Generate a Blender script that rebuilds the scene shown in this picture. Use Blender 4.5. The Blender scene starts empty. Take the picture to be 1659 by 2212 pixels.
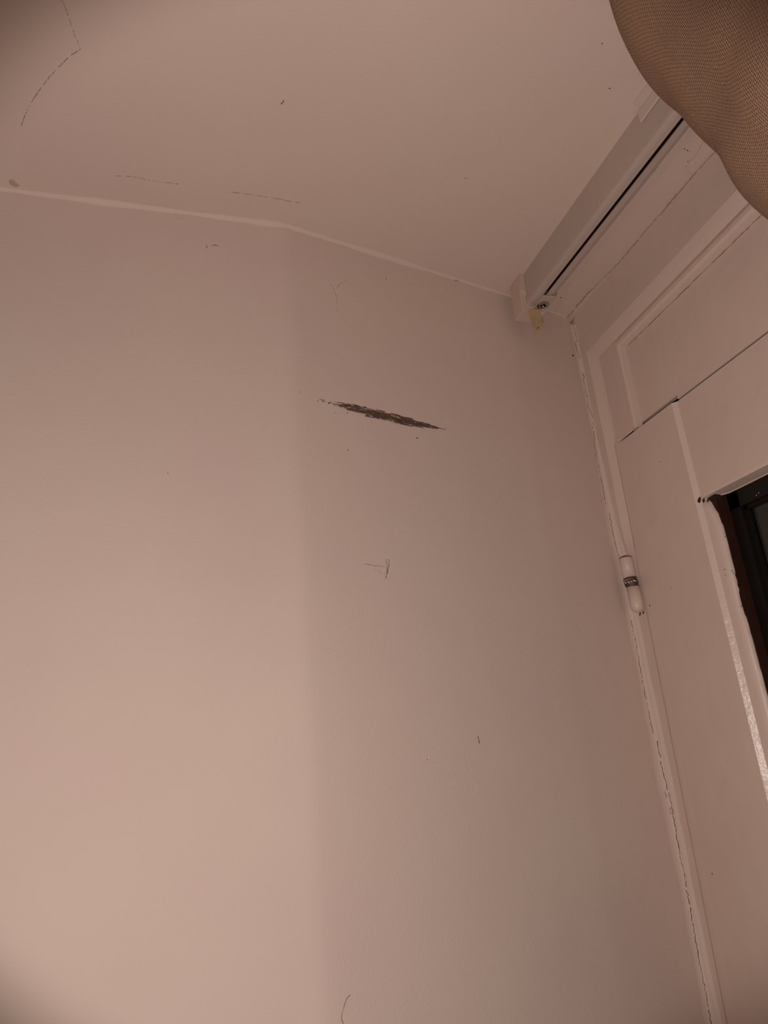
import bpy, math, random
import numpy as np
from mathutils import Vector, Matrix

# ------------------------------------------------------------------ camera
W_PX, H_PX, F_PX = 1659., 2212., 1442.
CX, CY, H = W_PX/2, H_PX/2, 2.4
_Z = np.array([-400., 4456., -F_PX]); _Z /= np.linalg.norm(_Z)
_Y = np.array([-341., -497., -F_PX]); _Y -= _Y.dot(_Z)*_Z; _Y /= np.linalg.norm(_Y)
_X = np.cross(_Y, _Z)
ROT = np.array([_X, _Y, _Z])
CAM = np.array([-0.6618, -0.9958, 1.68])
sc = bpy.context.scene
cam = bpy.data.cameras.new('camera'); cam_o = bpy.data.objects.new('camera', cam)
sc.collection.objects.link(cam_o); sc.camera = cam_o
cam.sensor_fit = 'VERTICAL'; cam.sensor_height = 32; cam.lens = F_PX/H_PX*32
cam.clip_start = .01
M = Matrix([list(ROT[i]) + [CAM[i]] for i in range(3)] + [[0, 0, 0, 1]])
cam_o.matrix_world = M

# ------------------------------------------------------------------ world (night outside), lamps, exposure
wd = bpy.data.worlds.new('night'); sc.world = wd; wd.use_nodes = True
wd.node_tree.nodes['Background'].inputs[0].default_value = (.9, .8, .65, 1)
wd.node_tree.nodes['Background'].inputs[1].default_value = .006
sc.view_settings.view_transform = 'Standard'; sc.view_settings.look = 'None'
sc.view_settings.gamma = 1; sc.view_settings.use_curve_mapping = False
sc.view_settings.exposure = 0.0

def lamp(name, kind, loc, aim, energy, col, **kw):
    l = bpy.data.lights.new(name, kind); l.energy = energy; l.color = col
    for k, v in kw.items(): setattr(l, k, v)
    o = bpy.data.objects.new(name, l); sc.collection.objects.link(o)
    o.location = loc
    d = Vector(aim)-Vector(loc); o.rotation_euler = d.to_track_quat('-Z', 'Y').to_euler()
    return o
WARM = (1.0, .84, .75)
lamp('torch_lamp', 'SPOT', (-.70, -1.0, 1.575), (-.70+.28, -1.0+.89, 1.575+.365), 17.2, (1, .88, .80),
     spot_size=math.radians(88), spot_blend=.27, shadow_soft_size=.012)
lamp('left_fill_lamp', 'POINT', (-1.40, -1.30, 1.22), (0, 0, 0), 4.4, (1, .905, .87), shadow_soft_size=.03)  # unseen lamp low on the left, placed for fill and the sash highlight
lamp('room_lamp', 'POINT', (-1.9, -2.4, 1.5), (0, 0, 0), 4, (1, .80, .68), shadow_soft_size=.12)

# ------------------------------------------------------------------ helpers
def ray(px, py):
    d = ROT @ np.array([px-CX, CY-py, -F_PX]); return d/np.linalg.norm(d)
def on(px, py, ax, v):
    d = ray(px, py); return CAM + d*((v-CAM[ax])/d[ax])

WALL_PTS = [(-3.3, -.335), (-.579, -.1855), (-.570, -.1848), (-.560, -.1825), (-.548, -.1785), (-.175, -.0640), (-.165, -.0608), (-.155, -.0572), (0.02, .0075)]
def wall_y(x):
    for (x0, y0), (x1, y1) in zip(WALL_PTS, WALL_PTS[1:]):
        if x <= x1: return y0+(y1-y0)*(x-x0)/(x1-x0)
    return WALL_PTS[-1][1]
def onwall(px, py, off=.0003):
    d = ray(px, py); lo, hi = .2, 3.
    for _ in range(40):
        m = (lo+hi)/2; p = CAM+d*m
        if p[1] > wall_y(p[0])-off: hi = m
        else: lo = m
    return CAM+d*lo
def onceil(px, py, off=.0003): return on(px, py, 2, H-off)

def mesh(name, vs, fs, mat, parent=None, smooth=False, kind=None, label=None):
    me = bpy.data.meshes.new(name); me.from_pydata([tuple(map(float, v)) for v in vs], [], fs); me.update()
    me.materials.append(mat)
    if smooth:
        for p in me.polygons: p.use_smooth = True
    o = bpy.data.objects.new(name, me); sc.collection.objects.link(o)
    if parent is not None: o.parent = parent; o.matrix_parent_inverse = Matrix.Translation(-parent.location)
    if kind: o['kind'] = kind
    if label: o['label'] = label
    return o
def empty(name, loc, label=None, cat=None, kind=None):
    o = bpy.data.objects.new(name, None); sc.collection.objects.link(o); o.location = loc; o.empty_display_size = .05
    if label: o['label'] = label
    if cat: o['category'] = cat
    if kind: o['kind'] = kind
    return o
def bevel(o, w, seg=2):
    m = o.modifiers.new('bevel', 'BEVEL'); m.width = w; m.segments = seg; m.limit_method = 'ANGLE'; m.angle_limit = .6
    return o
def box(lo, hi):
    x0, y0, z0 = lo; x1, y1, z1 = hi
    return ([(x0,y0,z0),(x1,y0,z0),(x1,y1,z0),(x0,y1,z0),(x0,y0,z1),(x1,y0,z1),(x1,y1,z1),(x0,y1,z1)],
            [(3,2,1,0),(4,5,6,7),(0,1,5,4),(1,2,6,5),(2,3,7,6),(3,0,4,7)])
def join(parts):
    vs, fs = [], []
    for v, f in parts:
        n = len(vs); vs += list(v); fs += [tuple(i+n for i in q) for q in f]
    return vs, fs
def extrude(prof, fa, fb):
    """closed profile list, mapped by fa and fb to two end loops"""
    n = len(prof); vs = [fa(p) for p in prof]+[fb(p) for p in prof]
    fs = [(i, (i+1) % n, (i+1) % n+n, i+n) for i in range(n)]
    fs += [tuple(range(n))[::-1], tuple(range(n, 2*n))]
    return vs, fs
def cyl(c, axis, r0, r1, h, n=24, rings=None):
    a = Vector(axis).normalized(); t = a.orthogonal().normalized(); b = a.cross(t); c = Vector(c)
    rings = rings or [(0, r0), (h, r1)]
    vs = [tuple(c+a*z+(t*math.cos(2*math.pi*k/n)+b*math.sin(2*math.pi*k/n))*r) for z, r in rings for k in range(n)]
    fs = [(i*n+k, i*n+(k+1) % n, (i+1)*n+(k+1) % n, (i+1)*n+k) for i in range(len(rings)-1) for k in range(n)]
    fs += [tuple(range(n))[::-1], tuple(range((len(rings)-1)*n, len(rings)*n))]
    return vs, fs
def ribbon(pts, w, up):
    """thin strip with a shallow ridge following pts (3d), width w, on a surface of normal up"""
    vs, fs = [], []; up = Vector(up)
    n = len(pts)
    for i, p in enumerate(pts):
        p = Vector(p); d = (Vector(pts[min(i+1, n-1)])-Vector(pts[max(i-1, 0)])).normalized()
        s = d.cross(up).normalized(); ww = w[i] if isinstance(w, (list, tuple)) else w
        vs += [p-s*ww/2, p+s*ww/2]
        if i: k = 2*i; fs.append((k-2, k-1, k+1, k))
    return vs, fs

# ------------------------------------------------------------------ materials
def material(name, col, rough=.8, spec=.3, mottle=0., mscale=6., bump=0., bscale=300., metal=0., bump2=0., b2scale=8.):
    m = bpy.data.materials.new(name); m.use_nodes = True; nt = m.node_tree; b = nt.nodes['Principled BSDF']
    b.inputs['Base Color'].default_value = (*col, 1); b.inputs['Roughness'].default_value = rough
    b.inputs['Specular IOR Level'].default_value = spec; b.inputs['Metallic'].default_value = metal
    tc = nt.nodes.new('ShaderNodeTexCoord')
    if mottle:
        n = nt.nodes.new('ShaderNodeTexNoise'); n.inputs['Scale'].default_value = mscale; n.inputs['Detail'].default_value = 3
        nt.links.new(tc.outputs['Object'], n.inputs['Vector'])
        r = nt.nodes.new('ShaderNodeValToRGB'); r.color_ramp.elements[0].position = .3; r.color_ramp.elements[1].position = .7
        r.color_ramp.elements[0].color = (col[0]*(1-mottle*.4), col[1]*(1-mottle), col[2]*(1-mottle*.5), 1)
        r.color_ramp.elements[1].color = (min(1, col[0]*(1+mottle*.3)), col[1]*(1+mottle*.6), col[2]*(1+mottle*.2), 1)
        nt.links.new(n.outputs['Fac'], r.inputs[0]); nt.links.new(r.outputs[0], b.inputs['Base Color'])
    last = None
    for st, s, det, dist in ((bump, bscale, 4, .001), (bump2, b2scale, 2, .01)):
        if not st: continue
        n = nt.nodes.new('ShaderNodeTexNoise'); n.inputs['Scale'].default_value = s; n.inputs['Detail'].default_value = det
        nt.links.new(tc.outputs['Object'], n.inputs['Vector'])
        u = nt.nodes.new('ShaderNodeBump'); u.inputs['Strength'].default_value = st; u.inputs['Distance'].default_value = dist
        nt.links.new(n.outputs['Fac'], u.inputs['Height'])
        if last: nt.links.new(last.outputs[0], u.inputs['Normal'])
        last = u
    if last: nt.links.new(last.outputs[0], b.inputs['Normal'])
    return m
PAINT = (.66, .53, .47)
m_wall = material('wall_paint', PAINT, .88, .2, .035, 5, .35, 420, bump2=.25, b2scale=7)
m_ceil = material('ceiling_paint', (.67, .535, .472), .9, .2, .03, 4, .3, 420, bump2=.2, b2scale=5)
m_gloss = material('gloss_wood_paint', (.67, .535, .465), .42, .45, .03, 9, .18, 120, bump2=.15, b2scale=25)
m_brushed = material('brushed_gloss_paint', (.69, .555, .485), .30, .5, .02, 9, .40, 260, bump2=.2, b2scale=25)
m_caulk = material('painted_caulk', (.665, .535, .47), .7, .3, .02, 20, .3, 120)
m_line = material('crack_dirt', (.16, .09, .06), .9, .1)
m_faint = material('faint_hairline_crack', (.42, .30, .245), .9, .1)
m_gap = material('dark_gap', (.010, .005, .004), .9, .1)
m_scuff = material('scuff_smear', (.125, .074, .055), .75, .3, .15, 300)
m_scuff2 = material('scuff_smear_pale', (.24, .155, .12), .8, .2, .1, 300)
m_speck = material('dark_speck', (.03, .018, .012), .6, .3)
m_black = material('slot_dark', (.010, .003, .002), .9, .05)
m_rail = material('white_rail_enamel', (.47, .38, .335), .38, .5, .02, 30, .05, 300)
m_cap = material('yellowed_plastic', (.57, .44, .36), .45, .4, .03, 40)
m_tape = material('yellow_adhesive_tape', (.50, .36, .21), .35, .4, .08, 60)
m_steel = material('screw_steel', (.42, .38, .33), .3, .5, .1, 300, metal=.9)
m_hinge = material('bare_hinge_metal', (.10, .065, .045), .45, .4, .4, 400, .6, 500, metal=.4)
m_brown = material('bare_brown_wood', (.030, .010, .006), .6, .3, .3, 60, .5, 150)
m_blackf = material('dark_outer_frame', (.006, .005, .004), .5, .3, .2, 40)
m_floor = material('floor_boards', (.25, .15, .09), .6, .3, .2, 8)
m_bracket = material('white_plastic_bracket', (.60, .49, .43), .4, .4)
m_flake = material('paint_flake', (.66, .58, .52), .5, .4)

m_glass = bpy.data.materials.new('window_glass'); m_glass.use_nodes = True
b = m_glass.node_tree.nodes['Principled BSDF']; b.inputs['Base Color'].default_value = (.8, .85, .8, 1)
b.inputs['Transmission Weight'].default_value = 1; b.inputs['Roughness'].default_value = .03; b.inputs['IOR'].default_value = 1.45

def burlap():
    m = bpy.data.materials.new('burlap_weave'); m.use_nodes = True; nt = m.node_tree; N, L = nt.nodes, nt.links
    b = N['Principled BSDF']; b.inputs['Roughness'].default_value = .85; b.inputs['Specular IOR Level'].default_value = .25
    b.inputs['Sheen Weight'].default_value = .15
    uv = N.new('ShaderNodeUVMap'); uv.uv_map = 'UVMap'
    warp = N.new('ShaderNodeTexNoise'); warp.inputs['Scale'].default_value = 14; L.new(uv.outputs[0], warp.inputs['Vector'])
    mx = N.new('ShaderNodeVectorMath'); mx.operation = 'MULTIPLY_ADD'
    L.new(warp.outputs['Color'], mx.inputs[0]); mx.inputs[1].default_value = (.006, .006, 0); L.new(uv.outputs[0], mx.inputs[2])
    sep = N.new('ShaderNodeSeparateXYZ'); L.new(mx.outputs[0], sep.inputs[0])
    def math_(op, a, bv=None):
        n = N.new('ShaderNodeMath'); n.operation = op
        for i, v in enumerate((a, bv)):
            if v is None: continue
            if isinstance(v, (int, float)): n.inputs[i].default_value = v
            else: L.new(v, n.inputs[i])
        return n.outputs[0]
    P = .0020
    fu = math_('MULTIPLY', sep.outputs[0], math.pi/P); fv = math_('MULTIPLY', sep.outputs[1], math.pi/P)
    su = math_('ABSOLUTE', math_('SINE', fu)); sv = math_('ABSOLUTE', math_('SINE', fv))
    # over/under: parity of the cell
    par = math_('MULTIPLY', math_('COSINE', fu), math_('COSINE', fv))
    over = math_('MULTIPLY_ADD', math_('SIGN', par), .5)
    over.node.inputs[2].default_value = .5
    inv = math_('SUBTRACT', 1., over)
    h = math_('ADD', math_('MULTIPLY', su, over), math_('MULTIPLY', sv, inv))
    holes = math_('MULTIPLY', su, sv)
    hh = math_('ADD', math_('MULTIPLY', h, .6), math_('MULTIPLY', holes, .6))
    fib = N.new('ShaderNodeTexNoise'); fib.inputs['Scale'].default_value = 900; fib.inputs['Detail'].default_value = 4
    L.new(uv.outputs[0], fib.inputs['Vector'])
    hf = math_('ADD', hh, math_('MULTIPLY', fib.outputs['Fac'], 1.05))
    bp = N.new('ShaderNodeBump'); bp.inputs['Strength'].default_value = 1.; bp.inputs['Distance'].default_value = .0012
    L.new(hf, bp.inputs['Height']); L.new(bp.outputs[0], b.inputs['Normal'])
    big = N.new('ShaderNodeTexNoise'); big.inputs['Scale'].default_value = 9; L.new(uv.outputs[0], big.inputs['Vector'])
    fac = math_('ADD', math_('MULTIPLY', hf, .42), math_('MULTIPLY', big.outputs['Fac'], .35))
    r = N.new('ShaderNodeValToRGB'); L.new(fac, r.inputs[0])
    e = r.color_ramp.elements; e[0].position = .22; e[0].color = (.13, .058, .030, 1); e[1].position = .88; e[1].color = (.49, .275, .165, 1)
    L.new(r.outputs[0], b.inputs['Base Color'])
    return m
m_burlap = burlap()
m_fibre = material('jute_fibre', (.42, .26, .16), .7, .3)

# ------------------------------------------------------------------ room shell
XB, YB = -3.3, -3.6
# left wall: one continuous plastered wall that turns away towards the window
vs, fs = [], []
zs = [0, .8, 1.2, 1.6, 2.0, H]
for (x, y) in WALL_PTS:
    for z in zs: vs.append((x, y, z))
nz = len(zs)
for i in range(len(WALL_PTS)-1):
    for k in range(nz-1): a = i*nz+k; fs.append((a, a+nz, a+nz+1, a+1))
wall = mesh('wall_left', vs, fs, m_wall, kind='structure', smooth=True)
ceil = mesh('ceiling', *box((XB-.1, YB-.1, H), (.15, .15, H+.1)), m_ceil, kind='structure')
floor = mesh('floor', *box((XB-.1, YB-.1, -.1), (.15, .15, 0)), m_floor, kind='structure')
mesh('wall_back', *box((XB-.1, YB-.1, 0), (.15, YB, H)), m_wall, kind='structure')
mesh('wall_side', *box((XB-.1, YB, 0), (XB, .0, H)), m_wall, kind='structure')
WZ, WY = .85, -1.55      # window foot and far side
w = join([box((0, WY, 0), (.12, .03, WZ)), box((0, YB, 0), (.12, WY, H))])
wall_r = mesh('wall_right', *w, m_wall, kind='structure')

# plaster fillets: wall to ceiling and wall to window frame
def fillet_ceiling():
    vs, fs = [], []; xs = [-3.2]+[-1.4+.02*i for i in range(69)]+[-.012]
    random.seed(3); ph = random.uniform(0, 6)
    for i, x in enumerate(xs):
        r = .0060*(1 if x < -.35 else max(.3, (-x)/.35))*(1+.22*math.sin(x*31+ph)+.12*math.sin(x*83))
        y = wall_y(x)
        for k in range(6):
            a = math.pi/2*k/5; vs.append((x, y-r*(1-math.sin(a))+.0004*(k == 5)-0, H-r*(1-math.cos(a))+.0004*(k == 0)))
        if i:
            q = 6*i
            for k in range(5): fs.append((q-6+k, q+k, q+k+1, q-5+k))
    return vs, fs
mesh('plaster_fillet', *fillet_ceiling(), m_caulk, wall, smooth=True)
def jy(z):      # slow drift of the old jamb: y shift towards the wall lower down
    return .0165*min(1, max(0, (2.11-z)/.86))
def caulk_r(z): return (.0165+.0022*math.sin(z*17)+.0012*math.sin(z*61))*(.6 if z > 2.15 else .6+.4*min(1, (2.15-z)/.1))
def fillet_corner():
    vs, fs = [], []; random.seed(8); n = 90
    for i in range(n):
        z = WZ+(2.385-WZ)*i/(n-1); r = caulk_r(z)
        for k in range(7):
            a = math.pi/2*k/6; x = -r*(1-math.sin(a))
            vs.append((x-.0009*(k == 6), wall_y(x)-.0002-r*.62*(1-math.cos(a)), z))
        vs.append((.0075, vs[-1][1]-.0004, z))
        if i:
            q = 8*i
            for k in range(7): fs.append((q-8+k, q-7+k, q+k+1, q+k))
    return vs, fs
mesh('caulk_fillet', *fillet_corner(), m_caulk, wall, smooth=True)

# ------------------------------------------------------------------ window
win = empty('window_1', (0, -.75, WZ), kind='structure')
ZA = 2.1160
# recessed head and jamb mouldings: (x depth, left edge y, top edge z)
def ring(a, b, zb, y_end=WY):
    """one moulding step as a mitred head plus left jamb"""
    (xa, ya, za), (xb, yb, zb_) = a, b
    vs = [(xa, ya, za), (xa, y_end, za), (xb, y_end, zb_), (xb, yb, zb_)]; fs = [(0, 3, 2, 1)]
    n = 60; base = len(vs)
    for i in range(n):
        t = i/(n-1)
        for (x, y, z) in (a, b):
            z_ = z+(zb-z)*t; k_ = min(1, max(0, (1.955-z_)/.05))*(zb < 1); vs.append((x+(.0066-x)*k_, y+(jy(z_) if ya != 0 or y != ya else 0), z_))
        if i: k = base+2*i; fs.append((k-2, k-1, k+1, k))
    return vs, fs
R0, R1 = (0, .004, H), (0, -.0244, 2.3120)
mesh('head_board', *ring(R0, R1, WZ), m_gloss, win)
st = [R1, (.0025, -.0290, 2.3060), (.0060, -.0350, 2.2980), (.0080, -.0385, 2.2945)]
mesh('cove_moulding', *join([ring(a, b_, WZ) for a, b_ in zip(st, st[1:])]), m_gloss, win, smooth=True)
st = [(.0080, -.0385, 2.2945), (.0100, -.044, 2.2905), (.0085, -.1040, 2.2875), (.0055, -.1060, 2.2845), (.0040, -.1078, 2.2800), (.0045, -.1090, 2.2745), (.0078, -.1105, 2.2705), (.0180, -.1120, 2.2680)]
mesh('bead_moulding', *join([ring(a, b_, ZA+.0015) for a, b_ in zip(st, st[1:])]), m_gloss, win, smooth=True)
# flat transom panel above the opening sash
pz = ZA+.0105
mesh('transom_panel', *join([box((.018, -.2045, pz), (.030, -.106, 2.275)), box((.018, WY, ZA+.0040), (.030, -.2045, 2.275)), box((.0065, -.1110, ZA+.0014), (.03, -.0960, ZA+.0030))]), m_gloss, win)
mesh('shadow_gap', *box((.026, WY, ZA-.02), (.034, -.040, pz+.01)), m_gap, win)
# jamb back below the mouldings
mesh('jamb_rebate', *join([box((.0087, -.052, 1.93), (.03, -.0, ZA+.01)), box((.0077, -.0400, WZ), (.03, -.0, 1.93))]), m_gloss, win)

# the opening sash
def stile():
    vs, fs = [], []; n = 14; ch = .0062
    prof = lambda z: [(.030, -.0392+jy(z)), (.0095, -.0392+jy(z)), (.0080, -.0408+jy(z)), (.0080, -.2005), (.0080+ch, -.2005-ch), (.030, -.2005-ch)]
    for i in range(n):
        z = ZA-.0012+(WZ-ZA)*i/(n-1)
        vs += [(x, y, z) for x, y in prof(z)]
        if i:
            for k in range(6): a = 6*(i-1)+k; b_ = 6*(i-1)+(k+1) % 6; fs.append((a, b_, b_+6, a+6))
    fs += [tuple(range(6))[::-1]]
    return vs, fs
sash = mesh('sash_stile', *stile(), m_gloss, win)
sash.data.materials.append(m_brushed)
for p in sash.data.polygons:
    c = p.center; nn = p.normal
    if abs(abs(nn.x)-abs(nn.y)) < .2 and abs(nn.y) > .4 and c.y < -.1: p.material_index = 1
RX = .0142                                    # face of the rails and inner stile
ZR = 1.9570
random.seed(5)
def ragged_under():
    """top rail with a ragged painted lower back edge"""
    vs, fs = [], []; n = 150; y0 = -.2068
    for i in range(n):
        y = y0+(WY-y0)*(i/(n-1)); j = random.uniform(-.0016, .0030)+.0012*math.sin(i*.9)+(.003 if random.random() < .05 else 0)
        r = .0010
        e = min(1., (y0-y)/.03); dep = .006+.022*e
        vs += [(RX, y, ZA-.0012), (RX, y, ZR+.004), (RX+.0012, y, ZR+.0006), (RX+dep*.80, y, ZR-.0010),
               (RX+dep*.86, y, ZR-.0022), (RX+dep+j, y, ZR-.0016+j*.4), (RX+dep+.002, y, ZR+.006)]
        if i:
            for k in range(6): a = 7*(i-1)+k; fs.append((a, a+1, a+8, a+7))
    return vs, fs
mesh('top_rail', *ragged_under(), m_gloss, win)
mesh('top_rail_core', *box((RX+.006, WY, ZR+.004), (.052, -.2072, ZA-.004)), m_brown, win)
def inner_stile():
    """rounded, thickly painted inner stile edge; rounds over at its head, ragged where paint stops"""
    vs, fs = [], []; n = 170; z0 = ZR-.0030
    for i in range(n):
        z = z0+(WZ-z0)*(i/(n-1)); d = z0-z
        w_ = .0285 if d > .055 else .0285*(1-.50*(1-min(1, d/.055))**2.2)
        w_ -= .0022*math.exp(-((z-1.80)/.03)**2) - .0012*math.sin(z*9)
        j = random.uniform(-.0014, .0012)+(.0020 if random.random() < .07 else 0)
        ye = -.2000-w_
        hd = max(0, 1-d/.004)*.004
        vs += [(RX+hd, -.2000, z), (RX+hd, ye+.010, z), (RX+.0009+hd, ye+.0045, z), (RX+.0030+hd, ye+.0012, z), (RX+.0065+hd, ye+.0001, z), (RX+.0085+j, ye+j, z), (RX+.0085, ye+.008, z)]
        if i:
            for k in range(6): a = 7*(i-1)+k; fs.append((a, a+7, a+8, a+1))
    return vs, fs
mesh('inner_stile', *inner_stile(), m_gloss, win, smooth=True)
# bare brown wood rebate and dark outer frame round the glass
mesh('glass_rebate', *join([box((RX+.0072, -.2265, WZ), (.046, -.2075, ZR+.004)), box((RX+.028, WY, ZR+.002), (.048, -.2265, ZR+.02))]), m_brown, win)
mesh('glazing_bar', *join([box((.040, -.247, WZ), (.060, -.2265, ZR+.01)), box((.040, WY, ZR-.026), (.060, -.2265, ZR+.01)),
                           box((.046, -.252, WZ), (.060, -.247, ZR-.026)), box((.046, WY, ZR-.031), (.060, -.247, ZR-.026))]), m_blackf, win)
mesh('glass_pane', *box((.050, WY, WZ), (.054, -.240, ZR-.01)), m_glass, win)
# far side and foot of the window, outside the picture
mesh('window_sill', *box((-.05, WY-.02, WZ-.03), (.06, .0, WZ)), m_gloss, win)
mesh('far_stile', *box((.004, WY-.001, WZ), (.06, WY+.06, 2.27)), m_gloss, win)

# chips, flakes and specks
def blob(p, s, n=7, up=(0, 0, 1), seed=0, stretch=1., ang=0.):
    random.seed(seed); up = Vector(up).normalized(); t = up.orthogonal().normalized(); q = up.cross(t)
    vs = [Vector(p)+up*s*.12]
    for k in range(n):
        a = 2*math.pi*k/n; r = s*random.uniform(.55, 1.15)
        u_, v_ = r*math.cos(a)*stretch, r*math.sin(a)
        u_, v_ = u_*math.cos(ang)-v_*math.sin(ang), u_*math.sin(ang)+v_*math.cos(ang)
        vs.append(Vector(p)+t*u_+q*v_)
    return vs, [(0, 1+k, 1+(k+1) % n) for k in range(n)]
def pxm(p): return np.linalg.norm(np.array(p)-CAM)/F_PX      # metres per pixel at a point
NX = (-1, 0, 0)
P = on(1512, 1081, 0, .0072)
mesh('paint_chip', *join([blob(on(1511, 1079, 0, .0070), .0050, 9, NX, 4, .9), blob(on(1520, 1082, 0, .0090), .0042, 9, NX, 7, .8), blob(on(1529, 1082, 0, .0125), .0026, 8, NX, 9, 1.)]), m_speck, win)
fl = []
for k, (x, y) in enumerate([(1567, 1242), (1582, 1200), (1581, 1233), (1584, 1238), (1566, 1160), (1602, 1310), (1565, 1230)]):
    fl.append(blob(on(x, y, 0, RX-.0004), .0010, 6, NX, k))
mesh('paint_chip', *join(fl), m_speck, win)
fl = []
for k, (x, y, s) in enumerate([(1589, 1121, 1.6), (1639, 1065, 1.5), (1634, 1070, 1.4), (1630, 1379, 1.1), (1654, 1474, 1.1), (1640, 1500, .8)]):
    p = on(x, y, 0, .0492 if x in (1589,) else .0392); fl.append(blob(p, s*pxm(p), 6, NX, 30+k))
mesh('paint_flake', *join(fl), m_flake, win)
fl = []
for k, (x, y) in enumerate([(1403, 1308), (1404.5, 1402), (1449, 1271), (1536, 1254)]):
    fl.append(blob(on(x, y, 0, .0076 if x < 1500 else RX-.0005), (.0016, .0018, .0009, .0009)[k], 7, NX, k, .7))
fl.append(blob(on(1538, 1887, 0, .0076), .0018, 7, NX, 9, .6)); fl.append(blob(on(1427, 997, 0, .0076), .0013, 7, NX, 9, .6))
fl.append(blob(on(1344, 540, 0, -.0002), .0004, 7, NX, 9, .6)); fl.append(blob(on(1511, 571, 0, .0178), .0011, 7, NX, 12, .6))
mesh('dirt_speck', *join(fl), m_speck, win)

# hinge: two painted knuckles and a bare pin band
ha, hb = on(1353, 1204, 0, -.0045), on(1374.5, 1324, 0, -.0045)
hax = Vector((0, 0, -1)); R = .0108
zt, zb = float(ha[2]), float(hb[2]); ym = float(ha[1]+hb[1])/2
zj = float(on(1361, 1259, 0, -.0045)[2])
yt, yb_ = ym+.0026, ym-.0022
up = cyl((-.0035, yt, zt), hax, 0, 0, 0, 28, [(0, R*.93), (.0010, R), (zt-zj-.008, R)])
hng = mesh('hinge', *up, m_gloss, win, smooth=False)
low = cyl((-.0035, yb_, zj-.008), hax, 0, 0, 0, 28, [(0, R), (zj-.008-zb-.012, R), (zj-.008-zb-.006, R*.92), (zj-.008-zb-.002, R*.66), (zj-.008-zb, R*.25)])
mesh('hinge_knuckle', *low, m_gloss, hng, smooth=False)
mesh('hinge_washer', *cyl((-.0035, yt-.0006, zj+.0055), hax, 0, 0, 0, 28, [(0, R*1.02), (.0022, R*1.07), (.0040, R*1.0)]), m_steel, hng)
mesh('hinge_pin', *cyl((-.0035, (yt+yb_)/2, zj+.0086), hax, 0, 0, 0, 28, [(0, R*.90), (.0030, R*.93), (.0045, R*.90), (.0060, R*1.0), (.0105, R*1.04), (.0130, R*1.0), (.0165, R*.9)]), m_hinge, hng, label='bare brown metal pin band')
mesh('hinge_cap', *cyl((-.0035, yt, zt+.0012), hax, 0, 0, 0, 28, [(0, R*.8), (.0006, R*.97), (.0013, R*.97)]), m_line, hng)
mesh('paint_chip', *join([blob(on(1382.5, 1326.5, 0, -.0010), .0032, 7, NX, 21, .8), blob(on(1389.5, 1324, 0, -.0012), .0028, 7, NX, 25, .7)]), m_speck, win)
for o in sc.objects:
    if o.name.startswith('hinge_knuckle') or o.name == 'hinge':
        for p in o.data.polygons: p.use_smooth = abs(p.normal.z) < .9

fl = []
for k, (x, y, s) in enumerate([(1352, 1259, 2.2), (1358, 1257.5, 2.6), (1364, 1256, 2.0), (1369, 1254, 2.6), (1373, 1255, 1.8)]):
    p = on(x, y, 0, -.0150); fl.append(blob(p, s*pxm(p), 7, (-.6, -.8, 0), 60+k, .7))
mesh('paint_flake', *join(fl), m_flake, hng)
# cracks where frame meets wall and ceiling
def jag(pts2, n, amp, f, seed, skip=.0):
    """jagged polyline through pixel waypoints, put on the surface by f"""
    random.seed(seed); L = [0]
    for a, b_ in zip(pts2, pts2[1:]): L.append(L[-1]+math.hypot(b_[0]-a[0], b_[1]-a[1]))
    out = []
    for i in range(n):
        s = L[-1]*i/(n-1)
        k = max(j for j in range(len(L)-1) if L[j] <= s+1e-9); t = (s-L[k])/(L[k+1]-L[k])
        x = pts2[k][0]+(pts2[k+1][0]-pts2[k][0])*t; y = pts2[k][1]+(pts2[k+1][1]-pts2[k][1])*t
        dx, dy = pts2[k+1][0]-pts2[k][0], pts2[k+1][1]-pts2[k][1]; q = math.hypot(dx, dy)
        a = random.uniform(-amp, amp); out.append(f(x-dy/q*a, y+dx/q*a))
    return out
NV = (-.7, -.7, 0)
def crack(pts, n, amp, w, seed, f, nrm, parent, mat=m_line, gaps=()):  # jagged ribbon for the cracks and for one painted shadow line
    P3 = jag(pts, n, amp, f, seed); random.seed(seed+99)
    ws = [w*random.uniform(.35, 1.3) for _ in P3]
    vs, fs = ribbon(P3, ws, nrm)
    fs = [q for i, q in enumerate(fs) if random.random() > (gaps or 0)]
    return mesh('crack_or_shadow_line', vs, fs, mat, parent)
# a corner crack runs on the caulk: place it just in front of the fillet
def fcorner(px, py):
    """first painted surface met near the corner: jamb, caulk fillet or wall"""
    d = ray(px, py); lo, hi = .8, 2.4
    def inside(p):
        x, y, z = p
        k_ = min(1, max(0, (1.955-z)/.05)); jx = .0066*k_
        r_ = caulk_r(z); dep = 0
        if x > -r_: dep = r_*.62*(1-math.sqrt(max(0, 1-(1+min(x, 0)/r_)**2)))
        return x > jx-.0006 or y > wall_y(x)-.0006-dep
    for _ in range(40):
        m = (lo+hi)/2
        if inside(CAM+d*m): hi = m
        else: lo = m
    return CAM+d*lo
crack([(1242, 738), (1248, 762), (1253, 774)], 12, 1.0, .0008, 1, fcorner, NV, wall)
crack([(1258, 800), (1266, 850), (1273, 880), (1280, 905), (1284, 955), (1292, 1000), (1298, 1030), (1304, 1060), (1310, 1096)], 60, 1.4, .0008, 2, fcorner, NV, wall, gaps=.08)
crack([(1316, 1108), (1324, 1150), (1333, 1190), (1341, 1215), (1346, 1250)], 40, 1.1, .0008, 3, fcorner, NV, wall, gaps=.12)
crack([(1362, 1340), (1371, 1375), (1381, 1430), (1392, 1490), (1400, 1535), (1411, 1585)], 60, 1.4, .0008, 4, fcorner, NV, wall, gaps=.22)
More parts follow.
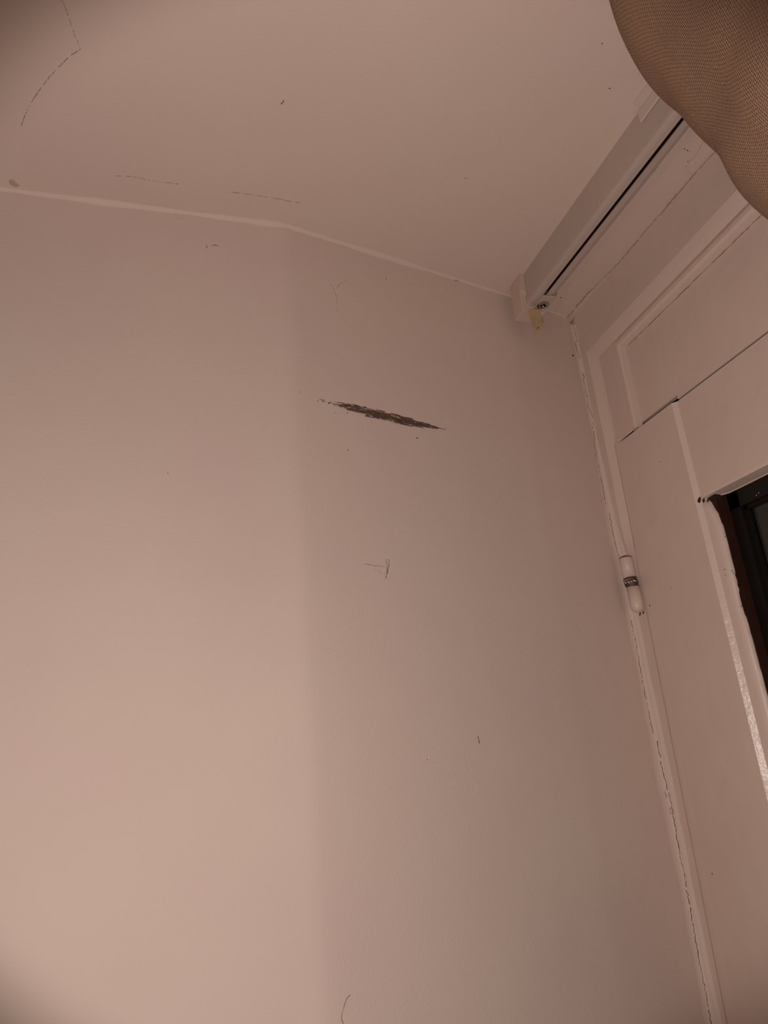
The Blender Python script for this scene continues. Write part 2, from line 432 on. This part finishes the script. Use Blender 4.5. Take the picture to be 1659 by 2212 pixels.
crack([(1420, 1600), (1431, 1665), (1444, 1712), (1450, 1738), (1460, 1792), (1470, 1858), (1477, 1880), (1484, 1925), (1496, 1990), (1506, 2050), (1516, 2105), (1524, 2140), (1535, 2205), (1541, 2240)], 120, 1.3, .0011, 5, fcorner, NV, wall, gaps=.02)
crack([(1436, 1710), (1440, 1724)], 6, .6, .0007, 6, fcorner, NV, wall)
crack([(1446, 1745), (1450, 1760)], 6, .6, .0007, 7, fcorner, NV, wall)
# head: ceiling meets head board
def fh(x, y):
    a, b_ = on(x, y, 0, -.0008), on(x, y, 2, H-.0008)
    return a if np.linalg.norm(a-CAM) < np.linalg.norm(b_-CAM) else b_
crack([(1243, 664), (1252, 655), (1260, 645), (1272, 632), (1283, 622)], 24, 1.2, .0011, 8, fh, (-.7, 0, -.7), wall)
crack([(1283, 622), (1300, 603), (1330, 575), (1362, 538), (1398, 494), (1430, 460), (1447, 436), (1476, 405), (1500, 376), (1524, 350), (1543, 330), (1570, 300)], 110, 1.0, .0006, 9, fh, (-.7, 0, -.7), wall, gaps=.05)
crack([(1498, 378), (1430, 460)], 30, .5, .0005, 31, fh, (-.7, 0, -.7), wall)
crack([(1341, 760), (1420, 684), (1500, 606), (1585, 522), (1650, 459), (1700, 410)], 60, .5, .0011, 32, lambda x, y: on(x, y, 0, .0172), NX, win, material('moulding_shadow', (.22, .14, .105), .9, .1))  # dark ribbon: painted shadow along the lower edge of the bead moulding
crack([(1228, 691), (1221, 691), (1226, 686), (1235, 675), (1238, 670)], 16, 1.0, .0011, 10, lambda x, y: on(x, y, 2, H-.0006), (0, 0, -1), ceil)
crack([(1232, 699), (1236, 692)], 5, .3, .0022, 11, fcorner, NV, wall)
crack([(1240, 676), (1238, 690), (1237, 700), (1241, 712), (1243, 722), (1246, 740)], 16, .8, .0009, 12, fcorner, NV, wall)
crack([(1211, 712), (1210, 700), (1214, 694)], 6, .4, .0004, 13, lambda x, y: onwall(x, y), (.3, -.95, 0), wall, m_faint)
crack([(1480, 364), (1486, 354), (1500, 338), (1510, 325), (1519, 305), (1523, 290)], 24, 1.0, .0006, 14, onceil, (0, 0, -1), ceil, m_faint)
crack([(1480, 365), (1496, 380)], 8, .5, .0004, 15, onceil, (0, 0, -1), ceil, m_faint)
# sash edge paint line
# ------------------------------------------------------------------ marks on the wall and ceiling
ND = (.31, -.95, 0)
def streaks(name, seed, cnt, mat, core):
    random.seed(seed); parts = []
    a, b_ = (690., 862.), (962., 929.)
    for k in range(cnt):
        s = random.betavariate(2.6, 2.2) if core else random.random()
        x = a[0]+(b_[0]-a[0])*s; mid = a[1]+(b_[1]-a[1])*s+ (2.2*math.sin(s*math.pi*1.15))
        half = 9.0*max(0.02, math.sin(math.pi*min(1, s*1.02)))**.8
        off = random.gauss(0, .50)*half
        if not core: off = random.choice((-1, 1))*random.uniform(.6, 1.15)*half*.9
        off = max(-half*1.1, min(half*1.1, off))
        ln = random.uniform(5, 26) if core else random.uniform(2, 14)
        th = random.uniform(.6, 1.9) if core else random.uniform(.5, 1.1)
        sl = math.atan2(b_[1]-a[1], b_[0]-a[0])*random.uniform(.80, .96)
        if s < .12 or s > .92: ln *= .35; th *= .8
        dx, dy = math.cos(sl)*ln/2, math.sin(sl)*ln/2
        q = []
        for (u, v) in ((-1, -.2), (-.5, -.6), (.4, -.5), (1, .1), (.5, .6), (-.6, .5)):
            v += random.uniform(-.3, .3)
            px = x+dx*u-math.sin(sl)*th*v; py = mid+off+dy*u+math.cos(sl)*th*v
            q.append(onwall(px, py, .0003+.00003*(k % 12)))
        parts.append((q, [(0, 1, 2, 3, 4, 5)]))
    return mesh(name, *join(parts), mat, wall, kind='stuff')
streaks('scuff_mark', 1, 400, m_scuff, True)
streaks('scuff_mark', 2, 150, m_scuff2, False)
fl = []
for k, (x, y, s) in enumerate([(883.5, 563.5, 2.6), (649, 847, 1.1), (687, 866, 1.2), (697, 866, 1.5), (700, 868, 1.3), (710, 871, 1.9), (724, 891, 1), (750, 892.5, 1.6), (901, 946, 2.0), (752, 972, 1.3), (960, 886, .9), (962, 924, .9), (923, 1641, 1.1), (834, 602, 1.3), (1238, 768, 2.4), (1210, 644, 0.01)]):
    p = onwall(x, y, .0002); fl.append(blob(p, s*pxm(p), 7, ND, k+50, 1.2))
mesh('dark_speck', *join(fl), m_speck, wall, kind='stuff')
def scratch(pts, w, seed, f, nrm, parent, mat=m_faint, gaps=0., n=24, amp=.5):
    P3 = jag(pts, n, amp, f, seed); ws = [w*pxm(P3[0])*random.uniform(.5, 1.2) for _ in P3]
    vs, fs = ribbon(P3, ws, nrm); fs = [q for q in fs if random.random() >= gaps]
    return mesh('scratch', vs, fs, mat, parent)
m_scr = material('brown_scratch', (.27, .16, .115), .85, .2)
scratch([(834, 1207), (836, 1220), (836, 1235), (833, 1250)], 1.7, 1, onwall, ND, wall, m_scr, .1)
scratch([(840, 1208), (841, 1218), (838, 1230), (837, 1240)], 1.7, 2, onwall, ND, wall, m_scr, .15)
scratch([(787, 1218), (803, 1221), (820, 1223), (838, 1224)], 1.0, 3, onwall, ND, wall, m_scr, .2)
scratch([(805, 1228), (818, 1235), (832, 1242)], .8, 4, onwall, ND, wall, m_faint, .3)
scratch([(757, 2149), (750, 2156), (746, 2166), (742, 2178), (738, 2192), (738, 2203), (742, 2212), (746, 2224)], 1.5, 5, onwall, ND, wall, m_scr, 0, 30, .15)
scratch([(1032, 1589), (1034, 1598)], 2.0, 6, onwall, ND, wall, m_scr, 0, 8, .3)
scratch([(1034, 1598), (1036, 1606)], 3.0, 7, onwall, ND, wall, m_line, 0, 8, .3)
scratch([(982, 605), (990, 607)], 2.5, 8, onwall, ND, wall, m_scr, 0, 6, .4)
scratch([(446, 530), (447, 536)], 1.8, 9, onwall, ND, wall, m_scr, 0, 6, .3)
scratch([(458, 530), (465, 529), (472, 531)], 1.6, 10, onwall, ND, wall, m_scr, 0, 8, .3)
scratch([(375, 455), (382, 464), (387, 472)], 1.0, 11, onwall, ND, wall, m_faint, .2, 8, .3)
scratch([(712, 612), (722, 625), (727, 640), (728, 655), (729, 672)], .9, 12, onwall, ND, wall, m_faint, .3, 20)
scratch([(748, 606), (735, 612), (728, 622)], .8, 13, onwall, ND, wall, m_faint, .3, 12)
scratch([(0, 511), (8, 511)], 1.6, 14, onwall, (0, -1, 0), wall, m_flake, 0, 6, .2)
scratch([(295, 507), (303, 509)], 1.4, 15, onwall, (0, -1, 0), wall, m_flake, 0, 6, .2)
scratch([(1003, 386), (1009, 384)], 1.6, 16, onceil, (0, 0, -1), ceil, m_scr, 0, 6, .3)
scratch([(362, 1019), (363, 1024)], 1.2, 17, onwall, (0, -1, 0), wall, m_scr, 0, 6, .3)
# long hairline cracks on the ceiling
m_hair = material('thin_hairline', (.30, .205, .17), .9, .1)
scratch([(128, -12), (140, 15), (150, 42), (160, 72), (174, 106)], 1.1, 21, onceil, (0, 0, -1), ceil, m_hair, .35, 60, .5)
scratch([(174, 106), (150, 122), (130, 142), (108, 165), (90, 188), (72, 214), (60, 236), (50, 258), (46, 274)], 1.3, 22, onceil, (0, 0, -1), ceil, m_hair, .3, 80, .5)
scratch([(248, 380), (290, 382), (325, 390), (385, 398)], 1.1, 23, onceil, (0, 0, -1), ceil, m_hair, .5, 50, .6)
scratch([(500, 415), (560, 423), (610, 431), (630, 436), (650, 439)], 1.2, 24, onceil, (0, 0, -1), ceil, m_hair, .25, 50, .5)
scratch([(613, 216), (612, 220), (607, 225)], 2.0, 25, onceil, (0, 0, -1), ceil, m_line, 0, 8, .4)
fl = []
for k, (x, y, s) in enumerate([(1301, 94, 1.4), (1317, 191, 1.6), (1479, 322, 1.3), (1485, 325, 1.8), (1489, 327, 1.0), (1486, 349, 1.3), (1212, 643, 2.0)]):
    p = onceil(x, y); fl.append(blob(p, s*pxm(p), 7, (0, 0, -1), k+80))
mesh('dark_speck', *join(fl), m_speck, ceil, kind='stuff')
p = onceil(30, 396); mesh('smudge', *join([blob(p, 7*pxm(p), 9, (0, 0, -1), 5, 1.2)]), material('grey_smudge', (.47, .365, .32), .9, .1), ceil)

# ------------------------------------------------------------------ curtain track
TO = Vector((-.1552, -.1110, H)); TD = Vector((.047, -1, 0)).normalized(); TU = Vector((1, .047, 0)).normalized()
def T(u, t, z): return tuple(TO+TU*u+TD*t+Vector((0, 0, z)))
trk = empty('curtain_track', tuple(TO), 'white metal curtain track with a dark slot, screwed to the ceiling above the window', 'curtain track')
def ext(prof, t0, t1): return extrude(prof, lambda p: T(p[0], t0, p[1]), lambda p: T(p[0], t1, p[1]))
TL = 1.35
left = [(.0, -.0003), (.0, -.0510), (.0006, -.0545), (.0026, -.0572), (.0060, -.0585), (.0132, -.0590), (.0132, -.042), (.0118, -.042), (.0118, -.0570), (.0062, -.0568), (.0016, -.0500), (.0016, -.0003)]
right = [(.0385, -.0003), (.0385, -.0515), (.0365, -.0545), (.0300, -.0568), (.0285, -.0585), (.0192, -.0590), (.0192, -.042), (.0206, -.042), (.0206, -.0575), (.0280, -.0565), (.0369, -.0500), (.0369, -.0003)]
rail = mesh('rail', *join([ext(left[::-1], 0, TL), ext(right, 0, TL)]), m_rail, trk)
mesh('slot_shade_filler', *ext([(.01325, -.0575), (.01915, -.0575), (.01915, -.010), (.01325, -.010)], .001, TL), m_black, trk, label='near-black filler for the shade in the slot along the underside')  # near-black filler near the surface; the slot's inner shade is in its colour
mesh('rail_lip', *ext([(.0385, -.0003), (.0410, -.0003), (.0410, -.0505), (.0385, -.0515)], .012, .300), m_rail, trk)
# end cap: deeper plastic box wrapping the end
cap = mesh('end_cap', *ext([(-.0085, -.0003), (-.0085, -.0690), (.0330, -.0705), (.0400, -.0640), (.0400, -.0003)], -.031, .0005), m_cap, trk, label='off-white plastic end cap')
bevel(cap, .0012, 2)
cap2 = mesh('end_cap_lip', *ext([(-.0085, -.0003), (-.0085, -.030), (-.0004, -.040), (-.0004, -.0003)], .0003, .0075), m_cap, trk)
plate = mesh('end_plate', *ext([(.0125, -.0592), (.0380, -.0592), (.0380, -.0625), (.0125, -.0630)], -.004, .0345), m_rail, trk)
bevel(plate, .0008, 2)
sp = np.array(T(.0215, .0135, -.0632))
P_s = on(1173, 659, 2, float(sp[2])); sp = P_s
mesh('screw', *join([cyl(tuple(sp+np.array([0, 0, .0008])), (0, 0, -1), 0, 0, 0, 24, [(0, .0104), (.0012, .0104), (.0020, .0092), (.0022, .0066)])]), m_steel, trk)
mesh('screw_recess', *join([cyl(tuple(sp+np.array([0, 0, -.0013])), (0, 0, -1), 0, 0, 0, 20, [(0, .0040), (.0008, .0036)]),
     box(tuple(sp+np.array([-.0055, -.0007, -.0022])), tuple(sp+np.array([.0055, .0007, -.0012]))), box(tuple(sp+np.array([-.0007, -.0055, -.0022])), tuple(sp+np.array([.0007, .0055, -.0012])))]), m_gap, trk)
mesh('screw_centre', *cyl(tuple(sp+np.array([0, .0008, -.0020])), (0, 0, -1), 0, 0, 0, 16, [(0, .0020), (.0010, .0014), (.0014, .0005)]), m_steel, trk)
# brown burr at the end of the slot
mesh('slot_stop', *ext([(.0135, -.0480), (.0190, -.0480), (.0190, -.0592), (.0135, -.0592)], .030, .043), m_hinge, trk)
# tape tab: folded along the cap and hanging past it
zt_ = H-.0712
def tp(px, py, z): return tuple(on(px, py, 2, z))
tape = [tp(1141, 672, zt_), tp(1152, 668, zt_), tp(1166, 668, zt_), tp(1171, 690, zt_), tp(1150, 699, zt_)]
vs = tape+[(x, y, z+.0004) for x, y, z in tape]; n = 5
mesh('tape_tab', vs, [tuple(range(n))[::-1], tuple(range(n, 2*n))]+[(i, (i+1) % n, (i+1) % n+n, i+n) for i in range(n)], m_tape, trk, label='yellowed adhesive tape')
yt_ = -.0780
tab = [tuple(on(px, py, 1, yt_)) for px, py in ((1149, 690), (1158, 672), (1166, 668), (1170, 690), (1172, 700), (1170, 712), (1158, 725), (1153, 714), (1150, 702))]
vs = tab+[(x, y+.0008, z) for x, y, z in tab]; n = len(tab)
mesh('tape_tab', vs, [tuple(range(n))[::-1], tuple(range(n, 2*n))]+[(i, (i+1) % n, (i+1) % n+n, i+n) for i in range(n)], m_tape, trk, label='pointed yellow tab hanging below the end cap')
hole = [tuple(on(px, py, 1, yt_-.0006)) for px, py in ((1159, 710), (1164, 704), (1164, 707), (1160, 711))]
mesh('tab_hole', hole, [(0, 1, 2, 3)], m_line, trk)
# ceiling brackets
br = mesh('bracket', *join([ext([(-.0030, -.0003), (-.0030, -.0200), (-.0003, -.0200), (-.0003, -.0003)], .332, .43), ext([(-.0140, -.0003), (-.0140, -.0040), (-.0030, -.0040), (-.0030, -.0003)], .340, .43)]), m_bracket, trk)
bevel(br, .0006, 1)
br2 = mesh('bracket', *join([ext([(.0388, -.0003), (.0388, -.0400), (.0400, -.0400), (.0400, -.0030), (.0800, -.0030), (.0800, -.0003)], .301, .43)]), m_bracket, trk)

# ------------------------------------------------------------------ burlap curtain
cur = empty('curtain', (-.16, -.80, 1.2), 'bunched brown burlap curtain bulging from the ceiling track over the window corner', 'curtain')
SIL = [(1298, -95), (1302, -60), (1308, -30), (1316, 2), (1324, 32), (1340, 62), (1366, 98), (1393, 125), (1421, 152), (1450, 196), (1484, 240), (1510, 268), (1532, 292), (1546, 315), (1560, 350), (1578, 382), (1615, 420), (1662, 458), (1740, 530), (1860, 660), (2000, 850)]
def cloth():
    NU = 260; rows = []
    lv = []
    for (px, py) in SIL:
        p = on(px, py, 1, -.62); lv.append(p)
    # densify in v
    dens = []
    for a, b_ in zip(lv, lv[1:]):
        m = max(2, int(np.linalg.norm(b_-a)/.006))
        for i in range(m): dens.append(a+(b_-a)*i/m)
    # smooth lightly
    D = np.array(dens)
    for _ in range(3): D[1:-1] = (D[:-2]+2*D[1:-1]+D[2:])/4
    vs, uvs, fs = [], [], []; vlen = 0
    nv = len(D)
    for i, p in enumerate(D):
        if i: vlen += np.linalg.norm(D[i]-D[i-1])
        h = (p-CAM)[:2]; h /= np.linalg.norm(h); nrm = np.array([-h[1], h[0]])   # left of the view direction
        R_ = .150
        c = p[:2]-nrm*R_
        ulen = 0
        for k in range(NU+1):
            a = 2*math.pi*k/NU; base = math.atan2(nrm[1], nrm[0])
            # folds grow away from the silhouette angle
            da = (a+math.pi) % (2*math.pi)-math.pi
            w_ = min(1, abs(da)/.5)**1.5
            f = 1+w_*(.030*math.sin(4*da+vlen*9+1.2)+.016*math.sin(8*da-vlen*16+.6)+.014*math.sin(3*da+vlen*23)) 
            r = R_*f
            x = c[0]+r*math.cos(base+a)*1.; y = c[1]+r*math.sin(base+a)
            z = p[2]+.010*w_*math.sin(4*da+vlen*12)
            x = min(x, -.012)
            vs.append((x, y, min(z, H-.066))); uvs.append((R_*a, vlen))
        if i:
            for k in range(NU): q = (i-1)*(NU+1)+k; fs.append((q, q+NU+1, q+NU+2, q+1))
    return vs, fs, uvs, NU, nv
vs, fs, uvs, NU, nv = cloth()
fab = mesh('fabric', vs, fs, m_burlap, cur, smooth=True)
ul = fab.data.uv_layers.new(name='UVMap')
for lp in fab.data.loops: ul.data[lp.index].uv = uvs[lp.vertex_index]
# heading tape gathered on the track
hv = [vs[k] for k in range(NU+1)]
cc = Vector((-.125, -.80, H-.052))
g = list(hv); 
for k in range(NU+1):
    v = Vector(hv[k]); t = cc+Vector(((v.x-cc.x)*.25, (v.y-cc.y)*.9, 0)); t.z = H-.0655; g.append(tuple(t))
hd = mesh('heading', g, [(k, k+1, k+NU+2, k+NU+1) for k in range(NU)], m_burlap, cur, smooth=True)
ul = hd.data.uv_layers.new(name='UVMap')
for lp in hd.data.loops: ul.data[lp.index].uv = (uvs[lp.vertex_index % (NU+1)][0], -.05*(lp.vertex_index > NU))
for q in range(4):
    hk = mesh('glider_hook', *cyl((-.1552+.047*(.55+.09*q)+.0165, -.111-.55-.09*q, H-.0665), (0, 0, 1), 0, 0, 0, 10, [(0, .0022), (.004, .0022)]), m_bracket, cur)
# loose jute fibres standing off the cloth
random.seed(11); parts = []
me = fab.data
for _ in range(2600):
    pi = random.randrange(len(me.polygons)); pl = me.polygons[pi]; c = pl.center.copy(); nn = pl.normal.copy()
    if nn.length < .5: continue
    t = nn.orthogonal().normalized(); t = Matrix.Rotation(random.uniform(0, 6.28), 3, nn) @ t
    ln = random.uniform(.002, .008); w_ = .00011
    p0 = c+nn*.0002; p1 = c+nn*random.uniform(.0006, .0022)+t*ln*.5; p2 = c+nn*random.uniform(.0004, .003)+t*ln
    s = nn.cross(t).normalized()*w_
    parts.append(([p0-s, p0+s, p1+s, p1-s, p2], [(0, 1, 2, 3), (3, 2, 4)]))
mesh('loose_fibres', *join(parts), m_fibre, cur, kind='stuff')
